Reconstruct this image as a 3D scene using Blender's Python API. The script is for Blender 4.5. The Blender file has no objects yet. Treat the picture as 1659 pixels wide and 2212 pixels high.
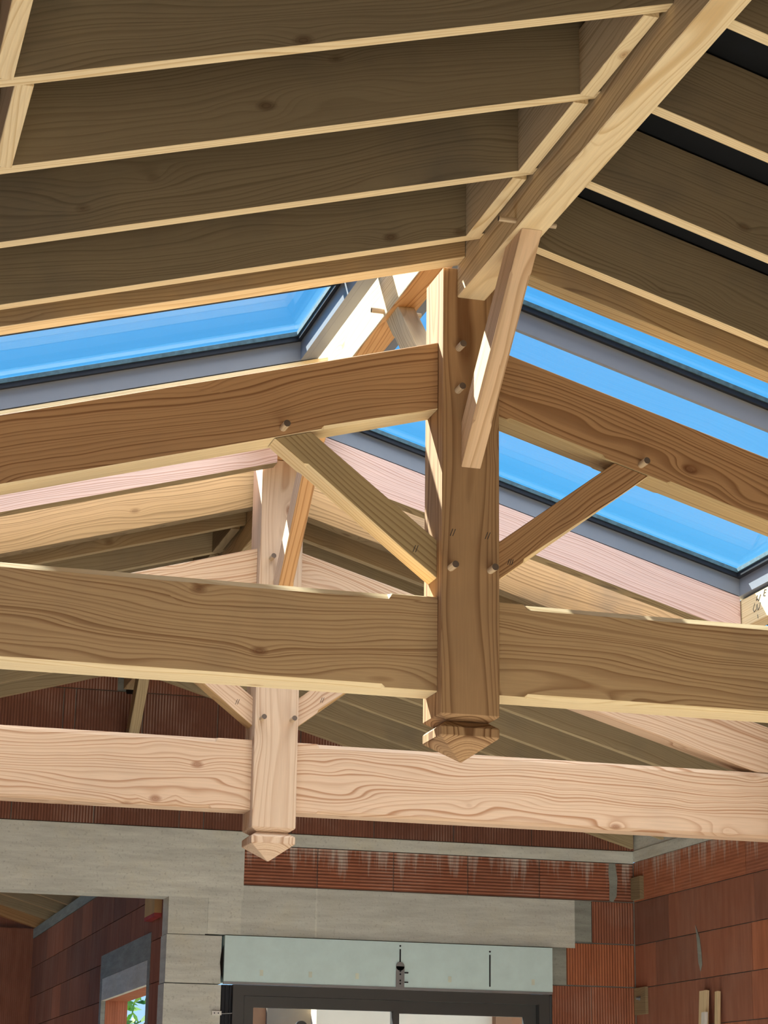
import bpy, math, random
from mathutils import Vector, Matrix
random.seed(7)
scn = bpy.context.scene
COL = scn.collection
ZO = 2.77                      # floor at z=0; the pendant tip of the king posts hangs at ZO
M_ = 0.2865                    # roof pitch (rise over run)
Z0 = 1.7113                    # underside of the common rafters at the ridge line (above ZO)
COSA = 1/math.sqrt(1+M_*M_)
D = 2.7977                     # distance between the two trusses

def V(x, y, z): return Vector((x, y, z+ZO))
def roofz(x, off=0.0): return Z0 - M_*abs(x) + off

# ------------------------------------------------------------------ materials
def srgb(r, g, b):
    f = lambda c: c/12.92 if c <= 0.04045 else ((c+0.055)/1.055)**2.4
    return (f(r/255), f(g/255), f(b/255), 1)

class NT:
    def __init__(s, name):
        s.m = bpy.data.materials.new(name); s.m.use_nodes = True
        s.t = s.m.node_tree; s.n = s.t.nodes; s.n.clear()
        s.out = s.n.new('ShaderNodeOutputMaterial')
    def node(s, typ, **kw):
        n = s.n.new(typ)
        for k, v in kw.items(): setattr(n, k, v)
        return n
    def link(s, a, b): s.t.links.new(a, b)
    def put(s, sock, v):
        if hasattr(v, 'is_linked') or isinstance(v, bpy.types.NodeSocket): s.link(v, sock)
        else: sock.default_value = v
    def math(s, op, a, b=None, c=None, clamp=False):
        n = s.node('ShaderNodeMath', operation=op, use_clamp=clamp)
        s.put(n.inputs[0], a)
        if b is not None: s.put(n.inputs[1], b)
        if c is not None: s.put(n.inputs[2], c)
        return n.outputs[0]
    def vmath(s, op, a, b):
        n = s.node('ShaderNodeVectorMath', operation=op)
        s.put(n.inputs[0], a); s.put(n.inputs[1], b)
        return n.outputs[0]
    def noise(s, vec, scale=1.0, detail=2.0, rough=0.5):
        n = s.node('ShaderNodeTexNoise'); s.put(n.inputs['Vector'], vec)
        n.inputs['Scale'].default_value = scale; n.inputs['Detail'].default_value = detail
        n.inputs['Roughness'].default_value = rough
        return n
    def ramp(s, fac, stops, interp='LINEAR'):
        n = s.node('ShaderNodeValToRGB'); n.color_ramp.interpolation = interp
        e = n.color_ramp.elements
        while len(e) < len(stops): e.new(0.5)
        for i, (p, c) in enumerate(stops):
            e[i].position = p; e[i].color = c if len(c) == 4 else (*c, 1)
        s.put(n.inputs[0], fac)
        return n.outputs[0]
    def mix(s, fac, a, b, blend='MIX'):
        n = s.node('ShaderNodeMix', data_type='RGBA', blend_type=blend)
        s.put(n.inputs[0], fac); s.put(n.inputs[6], a); s.put(n.inputs[7], b)
        return n.outputs[2]
    def mapr(s, v, a, b, c, d):
        n = s.node('ShaderNodeMapRange'); s.put(n.inputs[0], v)
        for i, x in enumerate((a, b, c, d)): n.inputs[1+i].default_value = x
        return n.outputs[0]
    def bsdf(s, color, rough=0.7, bump=None, dist=0.002, spec=0.3, metal=0.0, strength=0.6):
        b = s.node('ShaderNodeBsdfPrincipled')
        s.put(b.inputs['Base Color'], color); s.put(b.inputs['Roughness'], rough)
        b.inputs['Specular IOR Level'].default_value = spec
        b.inputs['Metallic'].default_value = metal
        if bump is not None:
            n = s.node('ShaderNodeBump'); s.put(n.inputs['Height'], bump)
            n.inputs['Distance'].default_value = dist; n.inputs['Strength'].default_value = strength
            s.link(n.outputs[0], b.inputs['Normal'])
        s.link(b.outputs[0], s.out.inputs[0])
        return s.m

def wood(name, light, dark, ring=110.0, pith=(0.05, -0.16), wander=0.05, knots=0.55, stain=0.25, contrast=1.0, fscale=1.0, tilt=0.012):
    t = NT(name)
    tc = t.node('ShaderNodeTexCoord').outputs['Object']
    rnd = t.node('ShaderNodeObjectInfo').outputs['Random']
    sep = t.node('ShaderNodeSeparateXYZ'); t.link(tc, sep.inputs[0])
    x, y, z = sep.outputs
    off = t.math('MULTIPLY', rnd, 97.0)
    cmb = t.node('ShaderNodeCombineXYZ')
    t.link(t.math('ADD', t.math('MULTIPLY', x, 0.9*fscale), off), cmb.inputs[0])
    t.link(t.math('ADD', t.math('MULTIPLY', y, 3.5*fscale), off), cmb.inputs[1])
    t.link(t.math('MULTIPLY', z, 3.5*fscale), cmb.inputs[2])
    low = t.noise(cmb.outputs[0], 1.3, 1.5, 0.45)
    ls = t.node('ShaderNodeSeparateColor'); t.link(low.outputs['Color'], ls.inputs[0])
    # knots
    kc = t.node('ShaderNodeCombineXYZ')
    t.link(t.math('ADD', t.math('MULTIPLY', x, 3.6), off), kc.inputs[0])
    t.link(t.math('ADD', t.math('MULTIPLY', y, 6.5), off), kc.inputs[1])
    t.link(t.math('MULTIPLY', z, 6.5), kc.inputs[2])
    vor = t.node('ShaderNodeTexVoronoi'); t.link(kc.outputs[0], vor.inputs['Vector'])
    vor.inputs['Scale'].default_value = 1.0
    dist = vor.outputs['Distance']
    vs = t.node('ShaderNodeSeparateColor'); t.link(vor.outputs['Color'], vs.inputs[0])
    has = t.math('LESS_THAN', vs.outputs[0], knots)
    kd = t.math('MULTIPLY', t.mapr(dist, 0.0, 0.5, 1.0, 0.0), has)
    kd2 = t.math('POWER', kd, 2.0)
    # rings
    dy = t.math('MULTIPLY', t.math('SUBTRACT', ls.outputs[0], 0.5), wander*2.4)
    dz = t.math('MULTIPLY', t.math('SUBTRACT', ls.outputs[1], 0.5), wander*2.4)
    py = t.math('ADD', pith[0], t.math('MULTIPLY', t.math('SUBTRACT', t.math('FRACT', t.math('MULTIPLY', rnd, 7.3)), 0.5), 0.05))
    yy = t.math('SUBTRACT', t.math('ADD', y, dy), py)
    zz = t.math('ADD', t.math('SUBTRACT', t.math('ADD', z, dz), pith[1]), t.math('MULTIPLY', x, tilt))
    r = t.math('SQRT', t.math('ADD', t.math('MULTIPLY', yy, yy), t.math('MULTIPLY', zz, zz)))
    r = t.math('ADD', r, t.math('MULTIPLY', kd2, 0.028))
    nv = t.node('ShaderNodeCombineXYZ'); t.link(t.math('MULTIPLY', r, 34.0), nv.inputs[0]); t.link(off, nv.inputs[1])
    wob = t.noise(nv.outputs[0], 1.0, 1.0, 0.5).outputs[0]
    rr = t.math('ADD', t.math('MULTIPLY', r, ring), t.math('MULTIPLY', wob, 2.6))
    fr = t.math('FRACT', rr)
    wn = t.node('ShaderNodeTexWhiteNoise', noise_dimensions='1D'); t.link(t.math('ADD', t.math('FLOOR', rr), off), wn.inputs['W'])
    ringv = t.ramp(fr, [(0.0, (0, 0, 0)), (0.5, (.10, .10, .10)), (0.88, (1, 1, 1)), (1.0, (0.05, 0.05, 0.05))])
    fc = t.node('ShaderNodeCombineXYZ')
    t.link(t.math('MULTIPLY', x, 6.0), fc.inputs[0]); t.link(t.math('MULTIPLY', y, 160.0), fc.inputs[1]); t.link(t.math('MULTIPLY', z, 160.0), fc.inputs[2])
    fib = t.noise(fc.outputs[0], 1.0, 2.0, 0.6).outputs[0]
    amt = t.math('MULTIPLY', ringv, t.math('MULTIPLY', t.mapr(wn.outputs['Value'], 0.0, 1.0, 0.4, 1.25), 0.95*contrast), clamp=True)
    col = t.mix(amt, (*light, 1), (*dark, 1))
    col = t.mix(t.mapr(fib, 0.35, 0.7, 0.0, 0.22), col, (*[c*0.55 for c in light], 1))
    # broad tone variation, grey stains
    bc = t.vmath('ADD', tc, t.math('MULTIPLY', rnd, 31.0))
    blot = t.noise(bc, 2.2, 3.0, 0.6).outputs[0]
    g = sum(dark)/3
    col = t.mix(t.mapr(blot, 0.52, 0.78, 0.0, stain), col, (g*0.75, g*0.78, g*0.75, 1))
    col = t.mix(t.math('MULTIPLY', t.math('SUBTRACT', rnd, 0.5), 0.25, clamp=True), col, (*[c*1.15 for c in light], 1))
    # knot cores
    kcore = t.math('MULTIPLY', t.mapr(dist, 0.06, 0.13, 1.0, 0.0), has)
    kring = t.math('FRACT', t.math('MULTIPLY', dist, 34.0))
    kcol = t.mix(kring, (dark[0]*0.9, dark[1]*0.75, dark[2]*0.7, 1), (dark[0]*0.45, dark[1]*0.36, dark[2]*0.33, 1))
    col = t.mix(t.math('MULTIPLY', kcore, 0.7), col, kcol)
    bump = t.math('MULTIPLY', fib, 0.5)
    return t.bsdf(col, 0.68, bump, 0.0012, 0.25)

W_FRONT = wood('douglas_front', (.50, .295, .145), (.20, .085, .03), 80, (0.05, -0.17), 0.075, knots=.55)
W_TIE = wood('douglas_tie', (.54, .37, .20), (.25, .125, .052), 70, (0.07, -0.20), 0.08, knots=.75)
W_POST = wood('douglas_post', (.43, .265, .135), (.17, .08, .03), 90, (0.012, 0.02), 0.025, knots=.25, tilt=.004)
W_PALE = wood('pale_and_lit_timber', (.80, .65, .40), (.62, .44, .22), 90, (0.06, -0.15), 0.04, stain=.08, knots=.2)  # pale wood; on undersides it puts bounced floor light into the colour
W_STRUT = wood('strut_timber', (.72, .51, .32), (.46, .27, .13), 60, (0.06, -0.18), 0.04, stain=.08, knots=.2)
W_REAR = wood('douglas_rear_lit', (.655, .475, .325), (.39, .205, .105), 72, (0.06, -0.18), 0.08, knots=.8, stain=.12)  # paler, pinker copy of the front Douglas: skylight put into the colour
W_REARPOST = wood('douglas_rear_post_lit', (.64, .48, .335), (.37, .205, .11), 85, (0.012, 0.02), 0.025, knots=.3, stain=.12, tilt=.004)  # lit copy of the post wood, skylight put into the colour
W_PINK = wood('douglas_lit_pink', (.66, .47, .41), (.43, .25, .19), 95, (0.03, -0.30), 0.04, knots=.35, stain=.1)  # pink cast of the skylight put into the trimmer colour
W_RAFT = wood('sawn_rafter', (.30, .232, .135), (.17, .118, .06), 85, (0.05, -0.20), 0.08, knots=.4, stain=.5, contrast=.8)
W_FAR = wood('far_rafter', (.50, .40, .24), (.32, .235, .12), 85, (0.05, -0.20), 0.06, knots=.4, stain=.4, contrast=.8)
W_RIDGE = wood('ridge_timber', (.66, .52, .31), (.40, .275, .135), 70, (0.04, -0.14), 0.06, knots=.25, stain=.3)
W_ORANGE = wood('orange_timber', (.66, .385, .17), (.38, .17, .05), 60, (0.02, -0.10), 0.05, knots=.2, stain=.1)
W_TRIM = wood('trimmer_timber', (.58, .39, .19), (.33, .19, .075), 80, (0.05, -0.20), 0.06, stain=.5, knots=.4)
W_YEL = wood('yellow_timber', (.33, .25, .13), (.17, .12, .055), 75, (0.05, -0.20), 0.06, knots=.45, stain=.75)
W_BRACE = wood('brace_timber', (.46, .345, .18), (.24, .15, .065), 75, (0.04, -0.13), 0.03, knots=.2, stain=.2)
W_PEG = wood('peg_wood', (.60, .47, .31), (.42, .29, .17), 200, (0.0, 0.0), 0.005, knots=0)
W_PEGEND = wood('peg_end_shaded', (.16, .12, .09), (.07, .05, .04), 300, (0.0, 0.0), 0.005, knots=0)  # peg ends darkened, their shade put into the colour

def plain(name, color, rough=0.6, spec=0.3, metal=0.0, vary=0.12, scale=6.0):
    t = NT(name)
    tc = t.node('ShaderNodeTexCoord').outputs['Object']
    n = t.noise(tc, scale, 4.0, 0.6).outputs[0]
    c = t.mix(t.mapr(n, 0.3, 0.7, 0.0, 1.0), (*[v*(1-vary) for v in color[:3]], 1), (*[min(1, v*(1+vary)) for v in color[:3]], 1))
    return t.bsdf(c, rough, None, 0.001, spec, metal)

ALU = plain('grey_aluminium', srgb(116, 122, 132), 0.45, 0.5, 0.0, 0.03)
ALU_D = plain('dark_aluminium', srgb(70, 74, 76), 0.5, 0.5, 0.0, 0.04)
ANTH = plain('anthracite_frame', srgb(70, 71, 71), 0.42, 0.4, 0.0, 0.04)
BLACK = plain('black_rubber', srgb(26, 30, 38), 0.5, 0.3)
SPACER = plain('teal_spacer', srgb(70, 96, 108), 0.7, 0.2, 0.0, 0.3, 40)
UNDERLAY = plain('black_underlay', srgb(18, 20, 23), 0.8, 0.2, 0, 0.15)
BOXMAT = plain('pale_green_panel', srgb(210, 237, 240), 0.6, 0.3, 0, 0.05, 9)
STEEL = plain('zinc_steel', srgb(140, 142, 146), 0.45, 0.5, 0.4, 0.1)
WHITE = plain('white_plastic', srgb(225, 225, 220), 0.4, 0.5, 0, 0.03)
RENDERM = plain('beige_render', srgb(228, 212, 186), 0.9, 0.1, 0, 0.08, 2)
BROWNW = plain('brown_render', srgb(150, 112, 84), 0.9, 0.1, 0, 0.1, 4)
GREYW = plain('taupe_render', srgb(128, 118, 104), 0.9, 0.1, 0, 0.08, 4)
DIRT = plain('outside_ground', srgb(170, 158, 138), 0.95, 0.1, 0, 0.2, 2)
RECESS_SHADE = plain('recess_shade', srgb(30, 26, 24), 0.9, 0.1)  # flat dark colour painting the shade inside a gap and a hole
DAB = plain('foam_dab', srgb(214, 226, 214), 0.8, 0.1)
INKM = plain('grey_pencil', srgb(70, 72, 74), 0.9, 0.1)
PAINTED = plain('cream_lintel_end', srgb(205, 170, 120), 0.8, 0.1, 0, 0.1)
PINKM = plain('pink_pad', srgb(185, 90, 88), 0.8, 0.1)

def concrete(name, base, streak=0.5, warm=0.3):
    t = NT(name)
    tc = t.node('ShaderNodeTexCoord').outputs['Object']
    mp = t.node('ShaderNodeMapping'); mp.inputs['Scale'].default_value = (1.2, 1.2, 9.0); t.link(tc, mp.inputs[0])
    s = t.noise(mp.outputs[0], 2.2, 6.0, 0.65).outputs[0]
    bl = t.noise(tc, 3.0, 6.0, 0.65).outputs[0]
    fine = t.noise(tc, 60.0, 3.0, 0.6).outputs[0]
    c = t.mix(t.mapr(s, 0.3, 0.72, 0.0, 1.0), (*[v*(1-.35*streak) for v in base[:3]], 1), (*[min(1, v*(1+.25*streak)) for v in base[:3]], 1))
    c = t.mix(t.mapr(bl, 0.5, 0.75, 0.0, warm), c, (base[0]*1.05, base[1]*.92, base[2]*.66, 1))
    c = t.mix(t.mapr(fine, 0.3, 0.42, 0.35, 0.0), c, (*[v*.4 for v in base[:3]], 1))
    return t.bsdf(c, 0.9, t.math('ADD', s, t.math('MULTIPLY', fine, .4)), 0.006, 0.15)
CONC = concrete('raw_concrete', srgb(206, 210, 203))
CONC_L = concrete('smooth_concrete', srgb(218, 222, 214), 0.6, 0.35)
CONC_D = concrete('dark_concrete', srgb(150, 155, 148), 0.7, 0.1)
FLOORM = concrete('floor_concrete', srgb(205, 198, 184), 0.2, 0.1)

def brick(name, horizontal=False, smooth=False, drips=False):
    t = NT(name)
    tc = t.node('ShaderNodeTexCoord').outputs['Object']
    sep = t.node('ShaderNodeSeparateXYZ'); t.link(tc, sep.inputs[0]); x, y, z = sep.outputs
    tone = t.node('ShaderNodeAttribute', attribute_name='tone').outputs['Fac']
    c = t.ramp(tone, [(0.0, srgb(132, 94, 80)), (0.35, srgb(156, 106, 86)), (0.7, srgb(178, 116, 90)), (1.0, srgb(198, 124, 86))])
    u = z if horizontal else t.math('ADD', x, y)
    rib = t.math('SINE', t.math('MULTIPLY', u, 2*math.pi/(0.021 if horizontal else 0.019)))
    c = t.mix(t.mapr(rib, -0.9, -0.2, (0.1 if smooth else 0.38), 0.0), c, srgb(70, 36, 26))
    mp = t.node('ShaderNodeMapping'); t.link(tc, mp.inputs[0])
    mp.inputs['Scale'].default_value = (2.0, 2.0, 14.0) if horizontal else (14.0, 14.0, 1.6)
    st = t.noise(mp.outputs[0], 1.5, 4.0, 0.6).outputs[0]
    c = t.mix(t.mapr(st, 0.35, 0.65, 0.28, 0.0), c, srgb(82, 46, 36))
    bl = t.noise(tc, 1.7, 4.0, 0.6).outputs[0]
    chalk = t.math('MULTIPLY', t.mapr(bl, 0.50, 0.64, 0.0, 1.0), t.mapr(rib, -0.1, 0.8, 0.0, 0.55))
    c = t.mix(t.math('MULTIPLY', chalk, 0.3 if smooth else 0.75), c, srgb(205, 185, 172))
    if drips:
        mp2 = t.node('ShaderNodeMapping'); t.link(tc, mp2.inputs[0]); mp2.inputs['Scale'].default_value = (13.0, 13.0, 0.9)
        dr = t.noise(mp2.outputs[0], 1.6, 5.0, 0.7).outputs[0]
        top = t.mapr(z, 0.40+ZO, 0.64+ZO, 0.0, 0.25)
        c = t.mix(t.mapr(t.math('ADD', dr, top), 0.64, 0.84, 0.0, 0.85), c, srgb(205, 196, 186))
    return t.bsdf(c, 0.85, rib, 0.004, 0.15, strength=(.15 if smooth else .7))
BRICK_V = brick('ribbed_brick_upright')
BRICK_H = brick('ribbed_brick_level', True, False, True)
BRICK_S = brick('smooth_brick', False, True)
BRICK_SD = brick('smooth_brick_drips', True, True, True)

def glass_mat():
    t = NT('clear_glazing')
    tr = t.node('ShaderNodeBsdfTransparent'); tr.inputs[0].default_value = (.93, .97, .97, 1)
    gl = t.node('ShaderNodeBsdfGlossy'); gl.inputs['Roughness'].default_value = 0.0; gl.inputs[0].default_value = (.95, 1, 1, 1)
    lw = t.node('ShaderNodeLayerWeight'); lw.inputs[0].default_value = 0.5
    fr = t.math('ADD', 0.025, t.math('MULTIPLY', t.math('POWER', lw.outputs['Facing'], 5.0), 0.55))
    mx = t.node('ShaderNodeMixShader')
    t.link(fr, mx.inputs[0]); t.link(tr.outputs[0], mx.inputs[1]); t.link(gl.outputs[0], mx.inputs[2])
    t.link(mx.outputs[0], t.out.inputs[0])
    return t.m
GLASS = glass_mat()

def leaf_mat():
    t = NT('leaf_green')
    rnd = t.node('ShaderNodeNewGeometry').outputs['Random Per Island']
    c = t.ramp(rnd, [(0, srgb(60, 110, 40)), (0.5, srgb(110, 165, 70)), (1, srgb(170, 205, 110))])
    return t.bsdf(c, 0.6)
LEAF = leaf_mat()

# ------------------------------------------------------------------ object helpers
def tag(o, label=None, cat=None, group=None, kind=None):
    if label: o['label'] = label
    if cat: o['category'] = cat
    if group: o['group'] = group
    if kind: o['kind'] = kind
    return o

def link(o, parent=None):
    COL.objects.link(o)
    if parent is not None:
        o.parent = parent
        o.matrix_parent_inverse = parent.matrix_basis.inverted()
    return o

def mesh_obj(name, verts, faces, mats, M=None, parent=None, mi=None, tones=None, smooth=False):
    me = bpy.data.meshes.new(name)
    if M is not None:
        inv = M.inverted(); verts = [inv @ Vector(v) for v in verts]
    me.from_pydata([tuple(v) for v in verts], [], faces)
    if not isinstance(mats, (list, tuple)): mats = [mats]
    for m in mats: me.materials.append(m)
    if mi is not None:
        for p, i in zip(me.polygons, mi): p.material_index = i
    if tones is not None:
        a = me.attributes.new('tone', 'FLOAT', 'FACE')
        for i, v in enumerate(tones): a.data[i].value = v
    if smooth:
        for p in me.polygons: p.use_smooth = True
    me.update()
    o = bpy.data.objects.new(name, me)
    if M is not None: o.matrix_basis = M
    return link(o, parent)

def frame(P, d, up):
    d = d.normalized(); e = up.cross(d).normalized(); u = d.cross(e).normalized()
    M = Matrix((( d.x, e.x, u.x, P.x), (d.y, e.y, u.y, P.y), (d.z, e.z, u.z, P.z), (0, 0, 0, 1)))
    return M

def beam(name, P, Q, w, h, mats, up=Vector((0, 0, 1)), n0=None, n1=None, ch=None, parent=None, edge=0.002):
    """a squared timber from P to Q (centre line), width w, depth h, cut at its ends by planes n0 / n1.
    ch: {corner: (size, [(start, end), ...])} stopped chamfers; corners 0 front-bottom, 1 rear-bottom, 2 rear-top, 3 front-top"""
    d = (Q-P); L = d.length; d = d.normalized()
    Mx = frame(P, d, up)
    e = Vector(Mx.col[1][:3]); u = Vector(Mx.col[2][:3])
    n0 = n0 or d; n1 = n1 or d
    ch = ch or {}
    cuts = set()
    for c, (sz, rs) in ch.items():
        for a, b in rs:
            for s in (a-.012, a, b, b+.012):
                if 0.005 < s < L-.005: cuts.add(round(s, 4))
    secs = [('p', P, n0)] + [('x', s) for s in sorted(cuts)] + [('p', Q, n1)]
    def csize(c, s):
        v = edge
        if c in ch:
            sz, rs = ch[c]
            for a, b in rs:
                if a-1e-6 <= s <= b+1e-6: v = max(v, sz)
        return v
    verts = []
    for sc in secs:
        s = sc[1] if sc[0] == 'x' else (0.0 if sc[1] is P else L)
        sizes = [csize(c, s) for c in range(4)]
        y0, y1, z0, z1 = -w/2, w/2, -h/2, h/2
        pts = [(y0, z0+sizes[0]), (y0+sizes[0], z0), (y1-sizes[1], z0), (y1, z0+sizes[1]),
               (y1, z1-sizes[2]), (y1-sizes[2], z1), (y0+sizes[3], z1), (y0, z1-sizes[3])]
        for (y, z) in pts:
            if sc[0] == 'x': lx = s
            else:
                C_, n = sc[1], sc[2]
                lx = ((C_-P).dot(n) - y*e.dot(n) - z*u.dot(n))/d.dot(n)
            verts.append((lx, y, z))
    faces = [tuple(range(7, -1, -1))]; mi = [0]
    ns = len(secs)
    for k in range(ns-1):
        for i in range(8):
            j = (i+1) % 8
            faces.append((k*8+i, k*8+j, (k+1)*8+j, (k+1)*8+i)); mi.append(1 if i in (0, 1, 2) or (i == 6 and 3 in ch) else 0)  # front-top chamfer joins the underside slot, sunlight put into its colour
    faces.append(tuple((ns-1)*8+i for i in range(8))); mi.append(0)
    if not isinstance(mats, (list, tuple)): mats = [mats]
    if len(mats) == 1: mi = [0]*len(mi)
    me_v = [Mx @ Vector(v) for v in verts]
    return mesh_obj(name, me_v, faces, mats, Mx, parent, mi)

BOXF = [(0, 3, 2, 1), (4, 5, 6, 7), (0, 1, 5, 4), (1, 2, 6, 5), (2, 3, 7, 6), (3, 0, 4, 7)]
class MB:
    """collects boxes, prisms and tubes into ONE mesh"""
    def __init__(s): s.v = []; s.f = []; s.mi = []; s.t = []
    def hexa(s, pts, m=0, tone=.5):
        b = len(s.v); s.v += [Vector(p) for p in pts]
        for q in BOXF: s.f.append(tuple(b+i for i in q)); s.mi.append(m); s.t.append(tone)
    def box(s, x0, x1, y0, y1, z0, z1, m=0, tone=.5):
        s.hexa([V(x0, y0, z0), V(x1, y0, z0), V(x1, y1, z0), V(x0, y1, z0), V(x0, y0, z1), V(x1, y0, z1), V(x1, y1, z1), V(x0, y1, z1)], m, tone)
    def roof(s, side, x0, x1, y0, y1, o0, o1, m=0):
        """box lying in the roof slope: x0<x1 distances from the ridge, o0..o1 heights above the rafter undersides"""
        xs = (side*x0, side*x1) if side > 0 else (side*x1, side*x0)
        a, b = xs
        s.hexa([V(a, y0, roofz(a, o0)), V(b, y0, roofz(b, o0)), V(b, y1, roofz(b, o0)), V(a, y1, roofz(a, o0)),
                V(a, y0, roofz(a, o1)), V(b, y0, roofz(b, o1)), V(b, y1, roofz(b, o1)), V(a, y1, roofz(a, o1))], m)
    def prism(s, poly, n, m=0, tone=.5):
        """poly: list of Vectors (planar, ccw seen from the front), extruded by vector n"""
        b = len(s.v); k = len(poly); s.v += list(poly)+[p+n for p in poly]
        s.f.append(tuple(b+i for i in range(k))); s.mi.append(m); s.t.append(tone)
        s.f.append(tuple(b+k+i for i in range(k-1, -1, -1))); s.mi.append(m); s.t.append(tone)
        for i in range(k):
            j = (i+1) % k
            s.f.append((b+i, b+k+i, b+k+j, b+j)); s.mi.append(m); s.t.append(tone)
    def tube(s, A, B, r, seg=12, m=0):
        d = (B-A).normalized(); a = d.orthogonal().normalized(); c = d.cross(a)
        b = len(s.v)
        for P in (A, B):
            for i in range(seg):
                t = 2*math.pi*i/seg; s.v.append(P + a*r*math.cos(t) + c*r*math.sin(t))
        for i in range(seg):
            j = (i+1) % seg; s.f.append((b+i, b+j, b+seg+j, b+seg+i)); s.mi.append(m); s.t.append(.5)
        s.f.append(tuple(b+i for i in range(seg-1, -1, -1))); s.mi.append(m); s.t.append(.5)
        s.f.append(tuple(b+seg+i for i in range(seg))); s.mi.append(m); s.t.append(.5)
    def build(s, name, mats, parent=None, M=None, tones=False):
        return mesh_obj(name, s.v, s.f, mats, M, parent, s.mi, s.t if tones else None)

def peg(parent, A, B, r=0.0105, label=None):
    Mx = frame(A, B-A, Vector((0.3, 0.2, 1)).normalized())
    mb = MB(); mb.tube(A, B, r, 14); mb.mi[-1] = 1
    o = mb.build('peg', [W_PEG, W_PEGEND], parent, Mx)
    return o

X_ = Vector((1, 0, 0)); Y_ = Vector((0, 1, 0)); Z_ = Vector((0, 0, 1))

# ------------------------------------------------------------------ trusses
ZS, ZB1, ZB0 = .1404, .1015, .0708
def king_post(Y, top, wmat, label, notch, pegs):
    """square post with a pointed, notched pendant foot"""
    h = .1; w = .072
    Mx = frame(V(0, Y+.1, .8), Z_, Vector((0, 1, 0)))
    def shaft(name, rings, tip, parent):
        vs = []; fs = []
        for hw, z in rings:
            for sx, sy in ((-1, -1), (1, -1), (1, 1), (-1, 1)):
                vs.append(V(sx*hw, Y+.1+sy*hw, z))
        fs.append((0, 1, 2, 3))
        for k in range(len(rings)-1):
            for i in range(4):
                j = (i+1) % 4
                fs.append((k*4+j, k*4+i, (k+1)*4+i, (k+1)*4+j))
        b = (len(rings)-1)*4
        if tip:
            vs.append(V(0, Y+.1, 0.0))
            for i in range(4): fs.append((b+(i+1) % 4, b+i, len(vs)-1))
        else: fs.append((b+3, b+2, b+1, b))
        ob = mesh_obj(name, vs, fs, wmat, Mx, parent)
        mod = ob.modifiers.new('edge', 'BEVEL'); mod.width = .0025; mod.segments = 1
        return ob
    w0 = (ZS+ZB1)/2+.002
    o = shaft('king_post', [(h, top), (h, ZS), (w, w0)], False, None)
    shaft('pendant', [(w, w0-.0005), (h, ZB1), (h, ZB0)], True, o)
    tag(o, label, 'king post', None, 'thing')
    for (x, z) in pegs: peg(o, V(x, Y+.03, z), V(x+.003, Y-.048, z+.002), .0118)
    return o

FRONT_PEGS = [(-.046, 1.398), (-.048, 1.246), (-.070, .626), (.067, .628)]
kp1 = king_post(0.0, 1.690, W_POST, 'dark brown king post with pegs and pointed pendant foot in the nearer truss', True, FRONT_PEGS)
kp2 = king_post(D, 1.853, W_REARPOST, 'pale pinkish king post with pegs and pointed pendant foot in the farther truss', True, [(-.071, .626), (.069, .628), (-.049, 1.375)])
TIE0, TIE1 = .218, .5347
TY = (.039, .168)
def tie(Y, side, mats, label, c0, c1):
    z = (TIE0+TIE1)/2; yc = Y+(TY[0]+TY[1])/2
    if side < 0: P, Q = V(-3.508, yc, z), V(-.101, yc, z)
    else: P, Q = V(.101, yc, z), V(3.487, yc, z)
    o = beam('tie_beam', P, Q, TY[1]-TY[0], TIE1-TIE0, mats, ch={0: (.014, c0), 3: (.020, c1)}, edge=.003)
    return tag(o, label, 'tie beam', 'tie beams of the two trusses', 'thing')
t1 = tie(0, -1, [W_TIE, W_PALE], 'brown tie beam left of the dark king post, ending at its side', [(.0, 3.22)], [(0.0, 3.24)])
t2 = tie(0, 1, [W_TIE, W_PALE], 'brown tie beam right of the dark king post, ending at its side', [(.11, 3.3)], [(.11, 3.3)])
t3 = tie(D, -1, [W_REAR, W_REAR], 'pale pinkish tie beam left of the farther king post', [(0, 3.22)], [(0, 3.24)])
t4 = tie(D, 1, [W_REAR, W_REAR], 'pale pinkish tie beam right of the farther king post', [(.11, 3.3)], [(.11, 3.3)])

PT, PB = 1.434, 1.1925
def principal(Y, side, mats, label):
    yc = Y+.055+.06; zc = (PT+PB)/2
    hv = (PT-PB)*COSA
    xf = .1+(zc-TIE1-.002)/M_
    zf = zc-M_*(xf-.1)
    if side < 0: P, Q = V(-xf, yc, zf), V(-.101, yc, zc)
    else: P, Q = V(.101, yc, zc), V(xf, yc, zf)
    L = (Q-P).length
    rng = [(0.5, L-.70), (L-.44, L-.09)] if side < 0 else [(.09, .44), (.70, L-.5)]
    if side > 0: n0, n1 = X_, Z_
    else: n0, n1 = Z_, X_
    o = beam('principal_rafter', P, Q, .12, hv, mats, n0=n0, n1=n1, ch={0: (.012, rng), 1: (.010, rng)}, edge=.003)
    tag(o, label, 'principal rafter', 'principal rafters of the two trusses', 'thing')
    xp = .635*side
    peg(o, V(xp, Y+.08, 1.068), V(xp+.003, Y+.004, 1.070), .0118)
    return o
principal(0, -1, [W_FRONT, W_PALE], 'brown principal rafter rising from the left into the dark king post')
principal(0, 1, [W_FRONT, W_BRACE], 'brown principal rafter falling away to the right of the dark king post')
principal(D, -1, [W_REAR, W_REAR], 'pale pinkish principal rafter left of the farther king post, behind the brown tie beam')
principal(D, 1, [W_REAR, W_REAR], 'pale pinkish principal rafter right of the farther king post, crossing behind the brown tie beam')

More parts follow.
